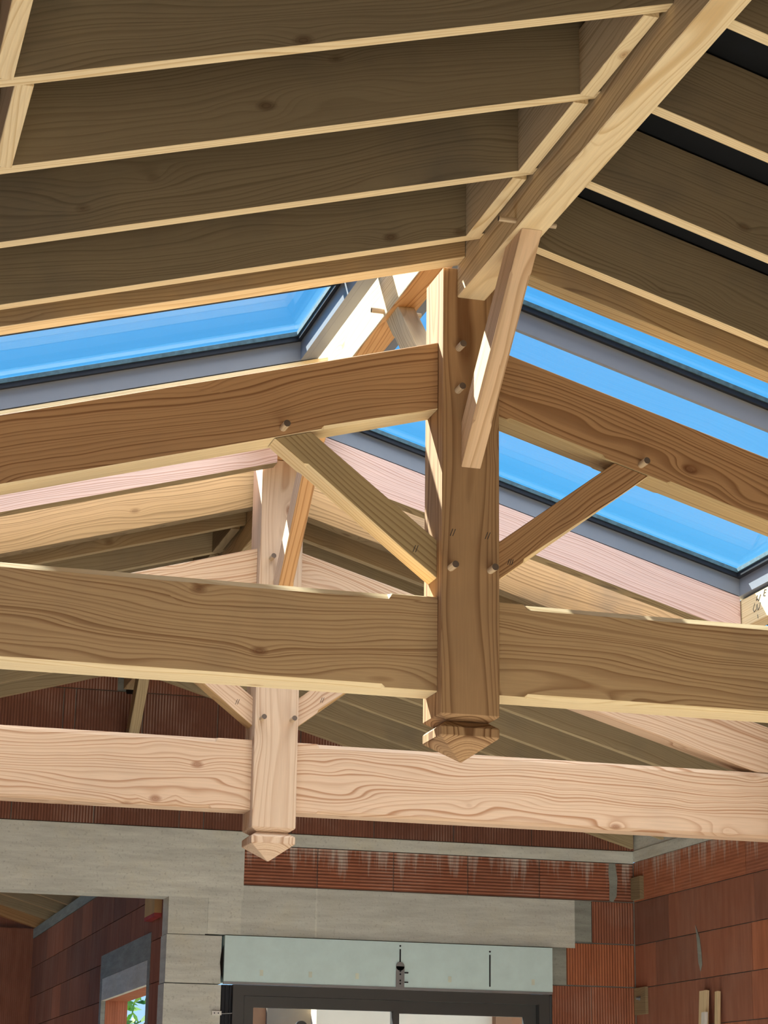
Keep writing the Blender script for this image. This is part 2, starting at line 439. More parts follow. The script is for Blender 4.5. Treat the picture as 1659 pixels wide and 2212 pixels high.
def brace(Y, side, mats, label):
    yc = Y+.055+.048
    A = V(side*.101, yc, .668); sl = .765
    n = Vector((side*M_, 0, 1))
    # top end lies on the underside of the principal rafter
    x1 = .101; zt = .668
    k = (PB+M_*.1 - (.668 - sl*.101))/(sl+M_)
    B = V(side*k, yc, .668+sl*(k-.101))
    wv = .104
    if side > 0: P, Q, n0, n1 = A, B-Z_*.002, X_, n
    else: P, Q, n0, n1 = B-Z_*.002, A, n, X_
    L = (Q-P).length
    o = beam('angle_brace', P, Q, .096, wv, mats, n0=n0, n1=n1, ch={0: (.011, [(.10, L-.10)]), 1: (.011, [(.10, L-.10)]), 2: (.009, [(.10, L-.10)])}, edge=.002)
    return tag(o, label, 'brace', 'angle braces between posts and principal rafters', 'thing')
def scribe(parent, x, y, z, n=2, dx=.009, h=.024, lean=.009):
    for k in range(n):
        mb = MB(); a = x+(k-(n-1)/2)*dx
        mb.tube(V(a-lean/2, y, z-h/2), V(a+lean/2, y, z+h/2), .0011, 6)
        mb.build('scribe_mark', INKM, parent)
scribe(kp1, -.0625, -.0002, .748); scribe(kp1, .059, -.0002, .748)
b1 = brace(0, -1, [W_BRACE, W_PALE], 'olive brown diagonal brace left of the dark king post under the principal rafter')
b2 = brace(0, 1, [W_FRONT, W_PALE], 'brown diagonal brace right of the dark king post against the blue skylight')
b3 = brace(D, -1, [W_REAR, W_TRIM], 'pale diagonal brace left of the farther king post, below the brown tie beam')
b4 = brace(D, 1, [W_REAR, W_TRIM], 'pale diagonal brace right of the farther king post, below the brown tie beam')

scribe(b1, -.174, .0545, .697); scribe(b2, .158, .0545, .68, 3, .007, .02, .006)
scribe(b3, -.172, D+.0545, .707); scribe(b4, .223, D+.0545, .742)

# ------------------------------------------------------------------ ridge timbers and their struts
def ridge(name, ya, yb, zb, zt, mats, label):
    o = beam(name, V(0, ya, (zb+zt)/2), V(0, yb, (zb+zt)/2), .1, zt-zb, mats, edge=.003)
    return tag(o, label, 'ridge beam', 'ridge beams', 'thing')
ZR, ZR2 = 1.5835, 1.856
r1 = ridge('ridge_beam', -7.5, -.001, ZR, 1.80, [W_RIDGE, W_PALE], 'pale ridge beam running from the dark king post to the top of the photo')
r2 = ridge('ridge_beam', .03, D+.17, ZR2, 2.09, [W_RIDGE, W_ORANGE], 'sunlit white ridge beam between the two king posts, under the skylights')
r3 = ridge('ridge_beam', D+.201, 7.045, ZR, 1.80, [W_RIDGE, W_RIDGE], 'shaded ridge beam behind the farther king post')
peg(r1, V(-.049, -.60, 1.612), V(-.107, -.60, 1.612), .009)
peg(r1, V(.049, -.60, 1.612), V(.085, -.60, 1.612), .009)
peg(r2, V(-.049, .93, 1.885), V(-.10, .93, 1.885), .010)
peg(r2, V(.049, .93, 1.885), V(.10, .93, 1.885), .010)
def strut(Yp, dirn, zl, zridge, mats, label, hv=.16):
    """brace in the line of the ridge: from a post face at Yp up to the ridge underside; dirn -1 towards the camera"""
    zc = zl+hv/2; sl = .985
    A = V(0, Yp+dirn*.001, zc)
    ln = (zridge-zc)/sl
    B = V(0, Yp+dirn*ln, zridge-.001)
    if dirn < 0: P, Q, n0, n1 = A, B, Y_, Z_
    else: P, Q, n0, n1 = A, B, Y_, Z_
    L = (Q-P).length
    h = hv/math.sqrt(1+sl*sl)
    o = beam('ridge_strut', P, Q, .068, h, mats, n0=n0, n1=n1, ch={0: (.008, [(.12, L-.10)]), 1: (.008, [(.12, L-.10)])}, edge=.002)
    return tag(o, label, 'strut', 'struts between king posts and ridge', 'thing')
strut(0, -1, .978, ZR, [W_STRUT, W_STRUT], 'orange brown strut leaning from the face of the dark king post up to the ridge')
strut(D, -1, 1.115, ZR2, [W_REAR, W_ORANGE], 'orange strut leaning from the face of the farther king post up to the ridge')
strut(.2, 1, 1.115, ZR2, [W_RIDGE, W_RIDGE], 'bluish shaded strut behind the dark king post, crossing under the sunlit ridge')
strut(7.05, -1, 1.06, ZR, [W_FAR, W_FAR], 'narrow strut leaning on the brick gable below the ridge')

# ------------------------------------------------------------------ common rafters
RH = .245
def rafter(Y, side, mats, label, group, o0=0.0, o1=RH, w=.045, x0=.052, x1=3.46, cat='rafter', name='rafter'):
    hv = (o1-o0)*COSA; oc = (o0+o1)/2
    a = V(side*x0, Y+w/2, roofz(x0, oc)); b = V(side*x1, Y+w/2, roofz(x1, oc))
    P, Q = (b, a) if side < 0 else (a, b)
    o = beam(name, P, Q, w, hv, mats, n0=X_, n1=X_, edge=.0015)
    return tag(o, label, cat, group, 'thing')
ORD = ['first', 'second', 'third', 'fourth', 'fifth', 'sixth', 'seventh', 'eighth']
NEAR = [-.293, -.81, -1.335, -1.85, -2.37]
for i, y in enumerate(NEAR[:4]):
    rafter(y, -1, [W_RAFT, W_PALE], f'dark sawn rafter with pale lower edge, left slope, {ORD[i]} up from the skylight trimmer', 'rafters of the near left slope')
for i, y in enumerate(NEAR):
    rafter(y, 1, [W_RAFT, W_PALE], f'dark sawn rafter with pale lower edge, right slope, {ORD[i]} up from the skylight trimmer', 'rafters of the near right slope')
rafter(-.09, -1, [W_TRIM, W_PALE], 'honey brown trimmer along the upper edge of the left skylight', None, 0, .29, .08, cat='trimmer', name='skylight_trimmer')
rafter(-.09, 1, [W_TRIM, W_BRACE], 'brown trimmer along the upper edge of the right skylight', None, 0, .29, .08, cat='trimmer', name='skylight_trimmer')
rafter(D-.088, -1, [W_PINK, W_YEL], 'pink sunlit trimmer left of the farther king post', None, .115, .298, .08, cat='trimmer', name='skylight_trimmer', x1=2.36)
rafter(D-.088, 1, [W_PINK, W_YEL], 'pink sunlit trimmer along the lower edge of the right skylight', None, .115, .298, .08, cat='trimmer', name='skylight_trimmer', x1=2.262)
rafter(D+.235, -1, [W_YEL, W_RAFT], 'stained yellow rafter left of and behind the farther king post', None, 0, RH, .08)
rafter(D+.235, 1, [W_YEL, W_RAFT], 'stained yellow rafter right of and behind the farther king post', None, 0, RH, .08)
FAR = [3.36, 3.88, 4.40, 4.92, 5.44, 5.96, 6.48, 7.0]
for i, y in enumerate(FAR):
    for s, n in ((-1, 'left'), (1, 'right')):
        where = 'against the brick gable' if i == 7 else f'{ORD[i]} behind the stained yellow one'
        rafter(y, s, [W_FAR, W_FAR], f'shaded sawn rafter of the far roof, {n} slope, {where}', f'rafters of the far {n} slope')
rafter(1.757, -1, [W_PALE, W_PALE], 'pale trimmer under the lower frame of the left skylight', None, .12, .298, .07, x0=.06, x1=2.36, cat='trimmer', name='skylight_trimmer')

# bridging between rafters
def block(x, y0, y1, o0, o1, w, mats, label, group, name='blocking_board'):
    oc = (o0+o1)/2
    o = beam(name, V(x, y0, roofz(x, oc)), V(x, y1, roofz(x, oc)), w, (o1-o0), mats, edge=.002)
    return tag(o, label, 'blocking', group, 'thing')
bl = [(-.29+.047, -.092, 'beside the skylight trimmer')]
spans = [(-.81+.046, -.294, 'lowest of the row'), (-1.335+.046, -.811, 'in the middle of the row'), (-1.85+.046, -1.336, 'highest of the row')]
for y0, y1, n in spans:
    block(-.094, y0, y1, -.008, .20, .044, [W_RIDGE, W_PALE], f'short blocking board beside the near ridge, {n}', 'blocking boards beside the near ridge')
block(-1.765, -2.37, -1.851, 0, .235, .045, [W_PALE, W_PALE], 'short pale blocking board at the upper left corner, higher of two', 'blocking boards in the upper left corner')
block(-1.712, -1.85+.046, -1.336, 0, .235, .045, [W_PALE, W_PALE], 'short pale blocking board at the upper left corner, lower of two', 'blocking boards in the upper left corner')
for k, (y0, y1) in enumerate(((3.36+.046, 3.879), (3.88+.046, 4.399))):
    block(-.094, y0, y1, -.008, .20, .044, [W_RAFT, W_RAFT], f'shaded blocking board beside the far ridge, {ORD[k]} behind the farther king post', 'blocking boards beside the far ridge')

# eave header of the right skylight
hd = beam('skylight_header', V(2.27+.04, -.005, roofz(2.27, .215)), V(2.27+.04, D-.01, roofz(2.27, .215)), .08, .140, [W_PALE, W_PALE], edge=.002)
tag(hd, 'sunlit white header with pencil marks at the lower side of the right skylight', 'header', None, 'thing')
zz = roofz(2.27, .215)
def pencil(paths):
    mb = MB()
    for pts in paths:
        for (a, b), (c, d) in zip(pts, pts[1:]):
            mb.tube(V(2.2695, a, zz+b), V(2.2695, c, zz+d), .0016, 5)
    mb.build('pencil_mark', INKM, hd)
pencil([[(2.437, .058), (2.455, .062), (2.47, .035), (2.45, .032)], [(2.463, .05), (2.445, .046)]])
pencil([[(2.535, .055), (2.548, .03), (2.53, .035), (2.525, .022), (2.50, .05)]])
pencil([[(2.565, .02), (2.585, -.005), (2.575, -.02), (2.55, -.012), (2.548, .008)]])
pencil([[(2.54, .01), (2.535, -.02), (2.515, -.01), (2.505, .012)]])
pencil([[(2.54, -.04), (2.535, -.06)]])

# ------------------------------------------------------------------ skylights
def skylight(side, xa, xb, ya, yb, bars, label):
    """xa,xb,ya,yb: clear opening; bars: y of glazing bars"""
    t = bpy.data.objects.new('skylight', None); COL.objects.link(t)
    t.location = V(side*(xa+xb)/2, (ya+yb)/2, roofz((xa+xb)/2, .3))
    bpy.context.view_layer.update()
    tag(t, label, 'skylight', None, 'thing')
    fw = .05; fr = .028; bw = .022 if side > 0 else .12; O0, O1 = .302, .386
    f = MB()
    f.roof(side, xa-fr, xb+fw, ya-fw, ya, O0, O1+.04); f.roof(side, xa-fr, xb+fw, yb, yb+fw, O0, O1+.04)
    f.roof(side, xa-fr, xa, ya, yb, O0, O1+.04); f.roof(side, xb, xb+fw, ya, yb, O0, O1+.04)
    f.roof(side, .10, xa-fr-.0005, ya-fw, yb+fw, O0, O0+.012)
    f.build('frame', ALU, t)
    ys = [ya] + [b for b in bars for b in (b, b+bw)] + [yb]
    for b in bars:
        g = MB(); g.roof(side, xa if side > 0 else .075, xb, b, b+bw, *((O0, O1+.04) if side > 0 else (.447, .50))); g.build('glazing_bar', ALU, t)
    for k in range(0, len(ys), 2):
        y0, y1 = ys[k], ys[k+1]
        p = MB(); p.roof(side, xa+.002, xb-.002, y0+.001, y1-.001, .427, .445)
        pane = p.build('pane', GLASS, t)
        g = MB(); i = .02
        for (a0, a1, b0, b1) in ((xa, xb, y0, y0+i), (xa, xb, y1-i, y1), (xa, xa+i, y0+i, y1-i), (xb-i, xb, y0+i, y1-i)):
            g.roof(side, a0+.0005, a1-.0005, b0+.0005, b1-.0005, O1, O1+.02)
        g.build('gasket', BLACK, t)
        s_ = MB(); i = .026
        for (a0, a1, b0, b1) in ((xa, xb, y0, y0+i), (xa, xb, y1-i, y1), (xa, xa+i, y0+i, y1-i), (xb-i, xb, y0+i, y1-i)):
            s_.roof(side, a0+.001, a1-.001, b0+.001, b1-.001, O1+.021, .426)
        s_.build('spacer', SPACER, t)
    return t
skylight(1, .165, 2.262, .045, D-.088, [.92], 'grey framed two-pane skylight over the right slope with blue sky behind')
skylight(-1, .18, 2.262, .045, 1.755, [.96], 'grey framed skylight over the left slope with blue sky and reflections')
skylight(-1, .18, 2.262, 1.88, D-.088, [], 'grey framed skylight over the left slope, hidden behind the brown principal rafter')
# ------------------------------------------------------------------ roof underlay (structure)
def underlay(name, parts):
    m = MB()
    for a in parts: m.roof(*a)
    return tag(m.build(name, UNDERLAY), kind='structure')
UO = (.252, .275)
underlay('ceiling', [(s, 0.0, 3.75, y0, y1, *UO) for s in (-1, 1) for y0, y1 in ((-7.5, -3.2), (-3.195, -1.05), (-1.045, -.096))]
         + [(s, .0, 3.75, D+.235, 7.3, *UO) for s in (-1, 1)]
         + [(s, 2.37, 3.75, -.005, D+.02, *UO) for s in (-1, 1)])

# ------------------------------------------------------------------ walls
def clip_poly(poly, fn):
    out = []
    for i in range(len(poly)):
        a, b = poly[i], poly[(i+1) % len(poly)]
        fa, fb = fn(a), fn(b)
        if fa <= 0: out.append(a)
        if (fa < 0 < fb) or (fb < 0 < fa):
            t = fa/(fa-fb); out.append((a[0]+(b[0]-a[0])*t, a[1]+(b[1]-a[1])*t))
    return out
YW, YB = 7.05, 7.25
wall = MB()
def wbrick(x0, x1, z0, z1, m, tone=None, g=.003, roof=False):
    tone = random.random() if tone is None else tone
    poly = [(x0+g, z0+g), (x1-g, z0+g), (x1-g, z1-g), (x0+g, z1-g)]
    if roof:
        for s in (-1, 1):
            poly = clip_poly(poly, lambda p, s=s: p[1]-(Z0+.248-M_*s*p[0])) if poly else poly
    if len(poly) < 3: return
    wall.prism([V(x, YW, z) for x, z in poly], Vector((0, YB-YW-.01, 0)), m, tone)
gj = {0: [-3.5, -2.96, -2.4, -1.84, -1.28, -.72, -.2, .35, .51, 1.09, 1.65, 2.2, 2.75, 3.3, 3.5],
      1: [-3.5, -3.1, -2.54, -1.98, -1.42, -.86, -.3, .28, .86, 1.42, 1.98, 2.54, 3.1, 3.5],
      2: [-3.5, -2.7, -2.1, -1.55, -.99, -.43, -.353, .085, .578, 1.14, 1.7, 2.26, 2.8, 3.5],
      3: [-2.0, -1.2, -.62, -.085, .1, .62, 1.2, 2.0]}
for r in range(4):
    zb = .707+.2875*r
    js = gj[r]
    for a, b in zip(js, js[1:]):
        if r == 3 and a < 0 < b: continue
        wbrick(a, b, zb, zb+.2875, 0, .1+.35*random.random(), roof=True)
# course with level ribs above the door lintel
for a, b in zip([.785, 1.272, 1.786, 2.298, 2.802, 3.31], [1.272, 1.786, 2.298, 2.802, 3.31, 3.476]): wbrick(a, b, .364, .622, 1, .45+.25*random.random())
# stepped brick pier right of the door
wbrick(3.172, 3.476, .084, .362, 0, .55); wbrick(2.99, 3.476, -.196, .081, 0, .9)
zr = -.199; k = 0
while zr > -2.6:
    js = [2.885, 3.165, 3.476] if k % 2 == 0 else [2.885, 3.476]
    for a, b in zip(js, js[1:]): wbrick(a, b, max(zr-.28, -2.77), zr, 0, .35+.5*random.random())
    zr -= .28; k += 1
# left of the side-room opening
zr = .26
while zr > -2.76:
    for a, b in zip([-3.5, -2.95, -2.4, -1.9], [-2.95, -2.4, -1.9, -1.45]): wbrick(a, b, max(zr-.28, -2.77), zr, 0)
    zr -= .28
# mortar bed behind the open joints
wall.prism([V(x, YW+.012, z) for x, z in ((-3.5, .69), (3.48, .69), (3.48, .74+.2), (0, Z0+.25), (-3.5, .74+.2))], Vector((0, .17, 0)), 2)
wall.box(.79, 3.49, YW+.012, YB-.02, .36, .62, 2); wall.box(2.9, 3.49, YW+.012, YB-.02, -2.77, .36, 2)
tag(wall.build('wall_back', [BRICK_V, BRICK_H, CONC_D], tones=True), kind='structure')
# concrete ring beam and deep lintel over the side opening
mb = MB(); mb.box(-3.5, .786, YW-.004, YB, .272, .704); mb.box(.783, 3.477, YW-.003, YB, .624, .704); mb.box(.31, .784, YW-.0035, YB, .362, .45)
tag(mb.build('trim_1', CONC_L), kind='structure')
mb = MB()
mb.box(.545, 3.05, YW-.001, YB, .046, .361); mb.box(.305, .545, YW-.003, YB, .040, .361)
mb.box(.3, .655, YW-.004, YB, -.262, .036); mb.box(.295, .66, YW-.006, YB, -2.77, -.268)
tag(mb.build('trim_2', CONC), kind='structure')
mb = MB(); mb.box(3.05, 3.168, YW-.0015, YB, .09, .361); mb.box(2.883, 2.985, YW-.004, YB, -.195, .044)
tag(mb.build('trim_3', CONC_D), kind='structure')
# pale plaster patch and drip on the lintel, dark sheet painting the shade in the gap beside the shutter box
mb = MB(); mb.box(.56, .775, YW-.0055, YW-.0011, .05, .355); mb.box(1.262, 1.276, YW-.0035, YW-.0011, .05, .361); tag(mb.build('trim_11', CONC_L), kind='structure')
mb = MB(); mb.prism([V(x, YW-.0045, z) for x, z in ((.668, -.02), (.655, -.06), (.648, -.13), (.656, -.2), (.668, -.235))], Vector((0, -.002, 0))); tag(mb.build('trim_12', RECESS_SHADE), kind='structure')
# grey mortar smears on the bricks
def smear(name, pts, yoff, onright=False):
    m = MB()
    if onright: m.prism([V(3.4775-.001, y, z) for y, z in pts], Vector((-.002, 0, 0)))
    else: m.prism([V(x, YW-.001, z) for x, z in pts], Vector((0, -.003, 0)))
    return tag(m.build(name, CONC_D), kind='structure')
smear('trim_4', [(3.30, .62), (3.345, .62), (3.36, .52), (3.352, .40), (3.325, .36), (3.30, .37), (3.302, .48), (3.296, .56)], 0)
smear('trim_5', [(6.05, .13), (5.99, .04), (5.97, -.05), (5.965, -.12), (5.99, -.16), (6.02, -.1), (6.03, 0.02)], 0, True)

XR = 3.4785
rw = MB()
def rbrick(y0, y1, z0, z1, m, tone=None, g=.003):
    tone = .25+.6*random.random() if tone is None else tone
    rw.hexa([V(XR, y0+g, z0+g), V(XR+.19, y0+g, z0+g), V(XR+.19, y1-g, z0+g), V(XR, y1-g, z0+g), V(XR, y0+g, z1-g), V(XR+.19, y0+g, z1-g), V(XR+.19, y1-g, z1-g), V(XR, y1-g, z1-g)], m, tone)
rows = [(.362, .632, [5.3, 4.75, 4.2], 1), (.078, .362, [6.47, 5.2, 4.65], 0), (-.205, .078, [6.70, 6.0, 5.25], 0), (-.485, -.205, [5.83, 5.27], 0)]
for z0, z1, js, m in rows:
    ys = [7.048]+js
    while ys[-1] > -7: ys.append(ys[-1]-.56)
    for q, (b, a) in enumerate(zip(ys, ys[1:])):
        rbrick(a, b, z0, z1, m, .12 if (m == 0 and q == 0 and z0 > 0) else None)
zr = -.485
while zr > -2.7:
    y = 7.048
    while y > -7:
        rbrick(y-.56, y, max(zr-.28, -2.77), zr, 0); y -= .56
    zr -= .28
rw.box(XR+.01, XR+.18, -7.5, 7.25, -2.77, .632, 2)
tag(rw.build('wall_right', [BRICK_S, BRICK_SD, CONC_D], tones=True), kind='structure')
mb = MB(); mb.box(XR-.003, XR+.2, -7.5, 7.046, .633, .707); mb.box(XR+.004, XR+.2, -7.5, 7.25, .7075, .955); tag(mb.build('trim_6', CONC_L), kind='structure')
mb = MB(); mb.box(-3.7, -3.5, -7.5, 7.25, -2.77, .94); tag(mb.build('wall_left', BRICK_S, tones=True), kind='structure')
mb = MB(); mb.prism([V(x, -7.5, z) for x, z in ((-3.7, -2.77), (3.68, -2.77), (3.68, .70), (0, 1.95), (-3.7, .70))], Vector((0, -.2, 0))); tag(mb.build('wall_front', CONC_L), kind='structure')
mb = MB(); mb.box(-3.7, 3.68, -7.5, 7.25, -2.90, -2.77); tag(mb.build('floor', FLOORM), kind='structure')

# ------------------------------------------------------------------ gable details
mb = MB(); mb.box(-.03, .085, YW-.004, YW+.06, 1.555, 1.60); pit = mb.build('trim_7', RECESS_SHADE); tag(pit, kind='structure')  # dark block painting the shade of the hole at the ridge end

# ------------------------------------------------------------------ sliding door and shutter box
def obj_empty(name, loc):
    t = bpy.data.objects.new(name, None); COL.objects.link(t); t.location = loc
    bpy.context.view_layer.update(); return t
sb = MB(); sb.box(.672, 2.882, YW-.022, YB-.02, -.247, .040)
sbo = sb.build('shutter_box', BOXMAT); tag(sbo, 'pale green roller shutter box above the sliding door', 'shutter box', None, 'thing')
mb = MB(); mb.box(.672, 2.878, YW-.026, YW-.001, -.262, -.248); mb.build('edge_profile', STEEL, sbo)
for xx in (.915, 1.235, 1.545, 2.17, 2.745):
    mb = MB(); mb.box(xx-.011, xx+.011, YW-.0235, YW-.0221, -.205, -.168); mb.build('foam_dab', DAB, sbo)
def slot(x, z0, z1):
    m = MB(); m.box(x-.0045, x+.0045, YW-.0245, YW-.0221, z0, z1); m.tube(V(x, YW-.0245, z1+.02), V(x, YW-.0221, z1+.02), .006, 10); m.build('slot', BLACK, sbo)
slot(1.832, -.10, -.005); slot(2.445, -.225, -.02)
mb = MB(); mb.box(1.804, 1.860, YW-.030, YW-.0246, -.262, -.115); mb.tube(V(1.832, YW-.030, -.115), V(1.832, YW-.0246, -.115), .028, 20)
br = mb.build('bracket', STEEL, sbo); br['label'] = 'perforated zinc bracket'
for z in (-.145, -.165, -.205, -.225):
    m = MB(); m.tube(V(1.832, YW-.0325, z), V(1.832, YW-.0301, z), .006, 8); m.build('hole', BLACK, br)
for z in (-.155, -.215):
    m = MB(); m.tube(V(1.862, YW-.028, z), V(1.886, YW-.028, z), .004, 8); m.build('screw', BLACK, br)
door = obj_empty('door_1', V(1.8, YW, -2.77)); tag(door, kind='structure')
YD = YW+.0
f = MB(); zt = -.263; zbm = -2.75
f.box(.737, 2.862, YD-.012, YD+.11, zt-.066, zt); f.box(.737, .81, YD-.012, YD+.11, zbm, zt-.066); f.box(2.79, 2.862, YD-.012, YD+.11, zbm, zt-.066); f.box(.737, 2.862, YD-.012, YD+.11, zbm-.02, zbm)
f.build('frame', ANTH, door)
def sash(x0, x1, y, z1, gx0, gx1, gz1):
    s = MB(); s.box(x0, x1, y, y+.04, gz1, z1); s.box(x0, gx0, y, y+.04, zbm, gz1); s.box(gx1, x1, y, y+.04, zbm, gz1); s.box(gx0, gx1, y, y+.04, zbm, zbm+.09)
    so = s.build('sash', ANTH, door)
    p = MB(); p.box(gx0, gx1, y+.014, y+.026, zbm+.09, gz1); p.build('pane', GLASS, so)
    return so
s1 = sash(.812, 1.832, YD-.008, -.331, .872, 1.795, -.400)
s2 = sash(1.80, 2.788, YD+.045, -.326, 1.85, 2.705, -.408)
for so, xx, yy in ((s1, 1.185, YD-.004), (s2, 2.0, YD+.049)):
    m = MB(); m.tube(V(xx, yy, -.515), V(xx, yy-.02, -.515), .040, 20); m.build('suction_disc', ANTH, so)
mb = MB(); mb.box(.668, .730, YW+.005, YW+.09, -2.77, -.266); mb.box(.69, .70, YW-.006, YW+.005, -2.77, -.266); mb.box(.716, .722, YW-.006, YW+.005, -2.77, -.266)
g = mb.build('shutter_guide', BLACK); tag(g, 'black vertical shutter guide rail beside the sliding door frame', 'guide rail', None, 'thing')
mb = MB(); mb.box(2.868, 2.884, YW+.002, YW+.09, -2.77, -.266)
g = mb.build('shutter_guide', ALU_D); tag(g, 'dark shutter guide rail between door frame and brick pier', 'guide rail', None, 'thing')
mb = MB(); mb.box(.605, .665, YW-.024, YW-.0045, -.455, -.43); cl = mb.build('wire_clip', WHITE); tag(cl, 'small white clip with wire on the concrete pier beside the door', 'clip', None, 'thing')
mb = MB(); mb.tube(V(.665, YW-.014, -.446), V(.735, YW-.012, -.44), .003, 6); mb.build('wire', STEEL, cl)
for xx in (.62, .645): 
    mb = MB(); mb.tube(V(xx, YW-.0255, -.443), V(xx, YW-.0241, -.443), .004, 8); mb.build('screw', BLACK, cl)

# ------------------------------------------------------------------ loose wood at the right wall
def board(name, P, Q, w, h, mat, label, up=Z_, cat='board', group=None):
    o = beam(name, P, Q, w, h, mat, up=up, edge=.0015); return tag(o, label, cat, group, 'thing')
board('wooden_block', V(3.4645, 6.875, .45), V(3.4645, 7.03, .45), .032, .15, W_RAFT, 'small wooden block fixed in the wall corner under the concrete band', cat='block')
wb = board('wooden_block', V(3.4695, 6.84, -.29), V(3.4695, 7.03, -.29), .022, .175, W_RAFT, 'small wooden block with a bolt, fixed in the wall corner beside the door', cat='block')
mb = MB(); mb.tube(V(3.456, 6.93, -.275), V(3.43, 6.93, -.275), .009, 10); mb.tube(V(3.4545, 6.93, -.275), V(3.452, 6.93, -.275), .016, 14); b_ = mb.build('bolt', STEEL, wb)
board('plank', V(3.30, 5.86, -2.765), V(3.452, 5.89, -.285), .105, .022, W_PALE, 'pale offcut plank standing against the right brick wall', up=X_, group='offcuts against the right wall')
board('lath', V(3.30, 5.60, -2.765), V(3.455, 5.70, -.30), .042, .022, W_PALE, 'thin lath standing against the right brick wall beside the plank', up=X_, group='offcuts against the right wall')
board('metal_profile', V(3.22, 5.72, -2.765), V(3.405, 5.79, -.42), .055, .02, WHITE, 'bluish white profile leaning before the plank at the right wall', up=X_, cat='profile')

# ------------------------------------------------------------------ side room behind the opening
XA = .36
sr = MB()
def sbrick(y0, y1, z0, z1, tone=None, g=.003):
    tone = .1+.5*random.random() if tone is None else tone
    sr.hexa([V(XA, y0+g, z0+g), V(XA+.19, y0+g, z0+g), V(XA+.19, y1-g, z0+g), V(XA, y1-g, z0+g), V(XA, y0+g, z1-g), V(XA+.19, y0+g, z1-g), V(XA+.19, y1-g, z1-g), V(XA, y1-g, z1-g)], 0, tone)
WY0, WY1, WZ = 8.06, 10.06, -.215
zr = .62; k = 0
while zr > -2.7:
    z1 = zr; z0 = max(zr-.28, -2.77); y = 14.7+(.28 if k % 2 else 0)
    while y > 7.26:
        a, b = max(y-.56, 7.26), min(y, 14.7); y -= .56
        if b-a < .02: continue
        if z0 < .05:
            segs = [(a, min(b, WY0-.1)), (max(a, WY1+.1), b)]
        else: segs = [(a, b)]
        for p, q in segs:
            if q-p > .03: sbrick(p, q, z0, z1)
    zr -= .28; k += 1
tag(sr.build('wall_east', BRICK_S, tones=True), kind='structure')
mb = MB(); mb.box(XA-.004, XA+.2, 7.26, 14.7, .622, .715); mb.box(XA+.12, XA+.2, 7.26, 14.7, .7155, .98); mb.box(XA-.003, XA+.2, WY0-.1, WY1+.1, -.05, .125)
mb.box(XA-.003, XA+.03, WY0-.1, WY0, -2.77, -.05); mb.box(XA-.003, XA+.03, WY1, WY1+.1, -2.77, -.05)
tag(mb.build('trim_8', CONC_D), kind='structure')
mb = MB(); mb.box(XA-.002, XA+.03, WY0, WY1, WZ, -.052); tag(mb.build('trim_9', CONC), kind='structure')
mb = MB(); mb.box(XA+.031, XA+.2, WY0-.1, WY0, -2.77, -.05, tone=.6); mb.box(XA+.031, XA+.2, WY1, WY1+.1, -2.77, -.05, tone=.8); mb.box(XA+.031, XA+.2, WY0, WY1, WZ, -.052, tone=.8)
tag(mb.build('window_1', BRICK_S, tones=True), kind='structure')
mb = MB(); mb.box(XA-.05, XA-.001, 7.60, 7.98, .22, .42, 0); mb.box(XA-.05, XA-.001, 7.60, 7.98, .195, .2195, 1); tag(mb.build('trim_10', [PAINTED, PINKM]), kind='structure')
mb = MB(); mb.box(-3.9, XA+.2, 14.71, 14.9, -2.77, .72); mb.box(-3.9, XA+.2, 14.78, 14.9, .7205, 2.3); tag(mb.build('wall_north', BRICK_S, tones=True), kind='structure')
mb = MB(); mb.box(-3.9, -3.7, 7.26, 14.9, -2.77, .715); tag(mb.build('wall_west', BRICK_S, tones=True), kind='structure')
mb = MB(); mb.box(-3.9, XA+.2, 7.26, 14.9, -2.90, -2.77); tag(mb.build('floor_side_room', FLOORM), kind='structure')
mb = MB()
SL = .2865
a = [V(XA+.2, 7.26, .93), V(-3.9, 7.26, .93+SL*4.46), V(-3.9, 14.9, .93+SL*4.46), V(XA+.2, 14.9, .93)]
mb.prism(a[::-1], Vector((0, 0, .03))); tag(mb.build('ceiling_side_room', UNDERLAY), kind='structure')
SROW = ['first', 'second', 'third', 'fourth', 'fifth', 'sixth', 'seventh', 'eighth', 'ninth', 'tenth']
for i in range(10):
    y = 8.0+i*.72
    P, Q = V(-3.6, y, .72+SL*(3.6+XA)+.1), V(XA+.1, y, .72-SL*.1+.1)
    last = i == 9
    P.y = Q.y = 14.62 if last else y
    o = beam('rafter', P, Q, .07, .19, [W_ORANGE if last else W_FAR], n0=X_, n1=X_, edge=.002)
    tag(o, f'sawn rafter through the lower left opening, {"golden, at the far end" if last else SROW[i]+" into the side room"}', 'rafter', 'rafters of the side room', 'thing')

# ------------------------------------------------------------------ outside
mb = MB(); mb.box(-12, 30, 7.4, 40, -2.95, -2.905); tag(mb.build('ground', DIRT), kind='structure')
mb = MB(); mb.box(2.535, 4.15, 12.0, 12.2, -2.9, .1); tag(mb.build('wall_terrace', RENDERM), kind='structure')
mb = MB(); mb.box(1.7, 2.15, 12.3, 12.5, -2.9, -.085, 0); mb.box(2.15, 2.55, 12.25, 12.45, -2.9, -.085, 1); tag(mb.build('wall_porch', [BROWNW, GREYW]), kind='structure')
mb = MB(); mb.box(4.15, 4.30, 11.9, 12.1, -2.9, .1, 0); mb.box(4.30, 4.62, 12.3, 12.5, -2.9, .1, 1); tag(mb.build('wall_garden', [BROWNW, BROWNW]), kind='structure')
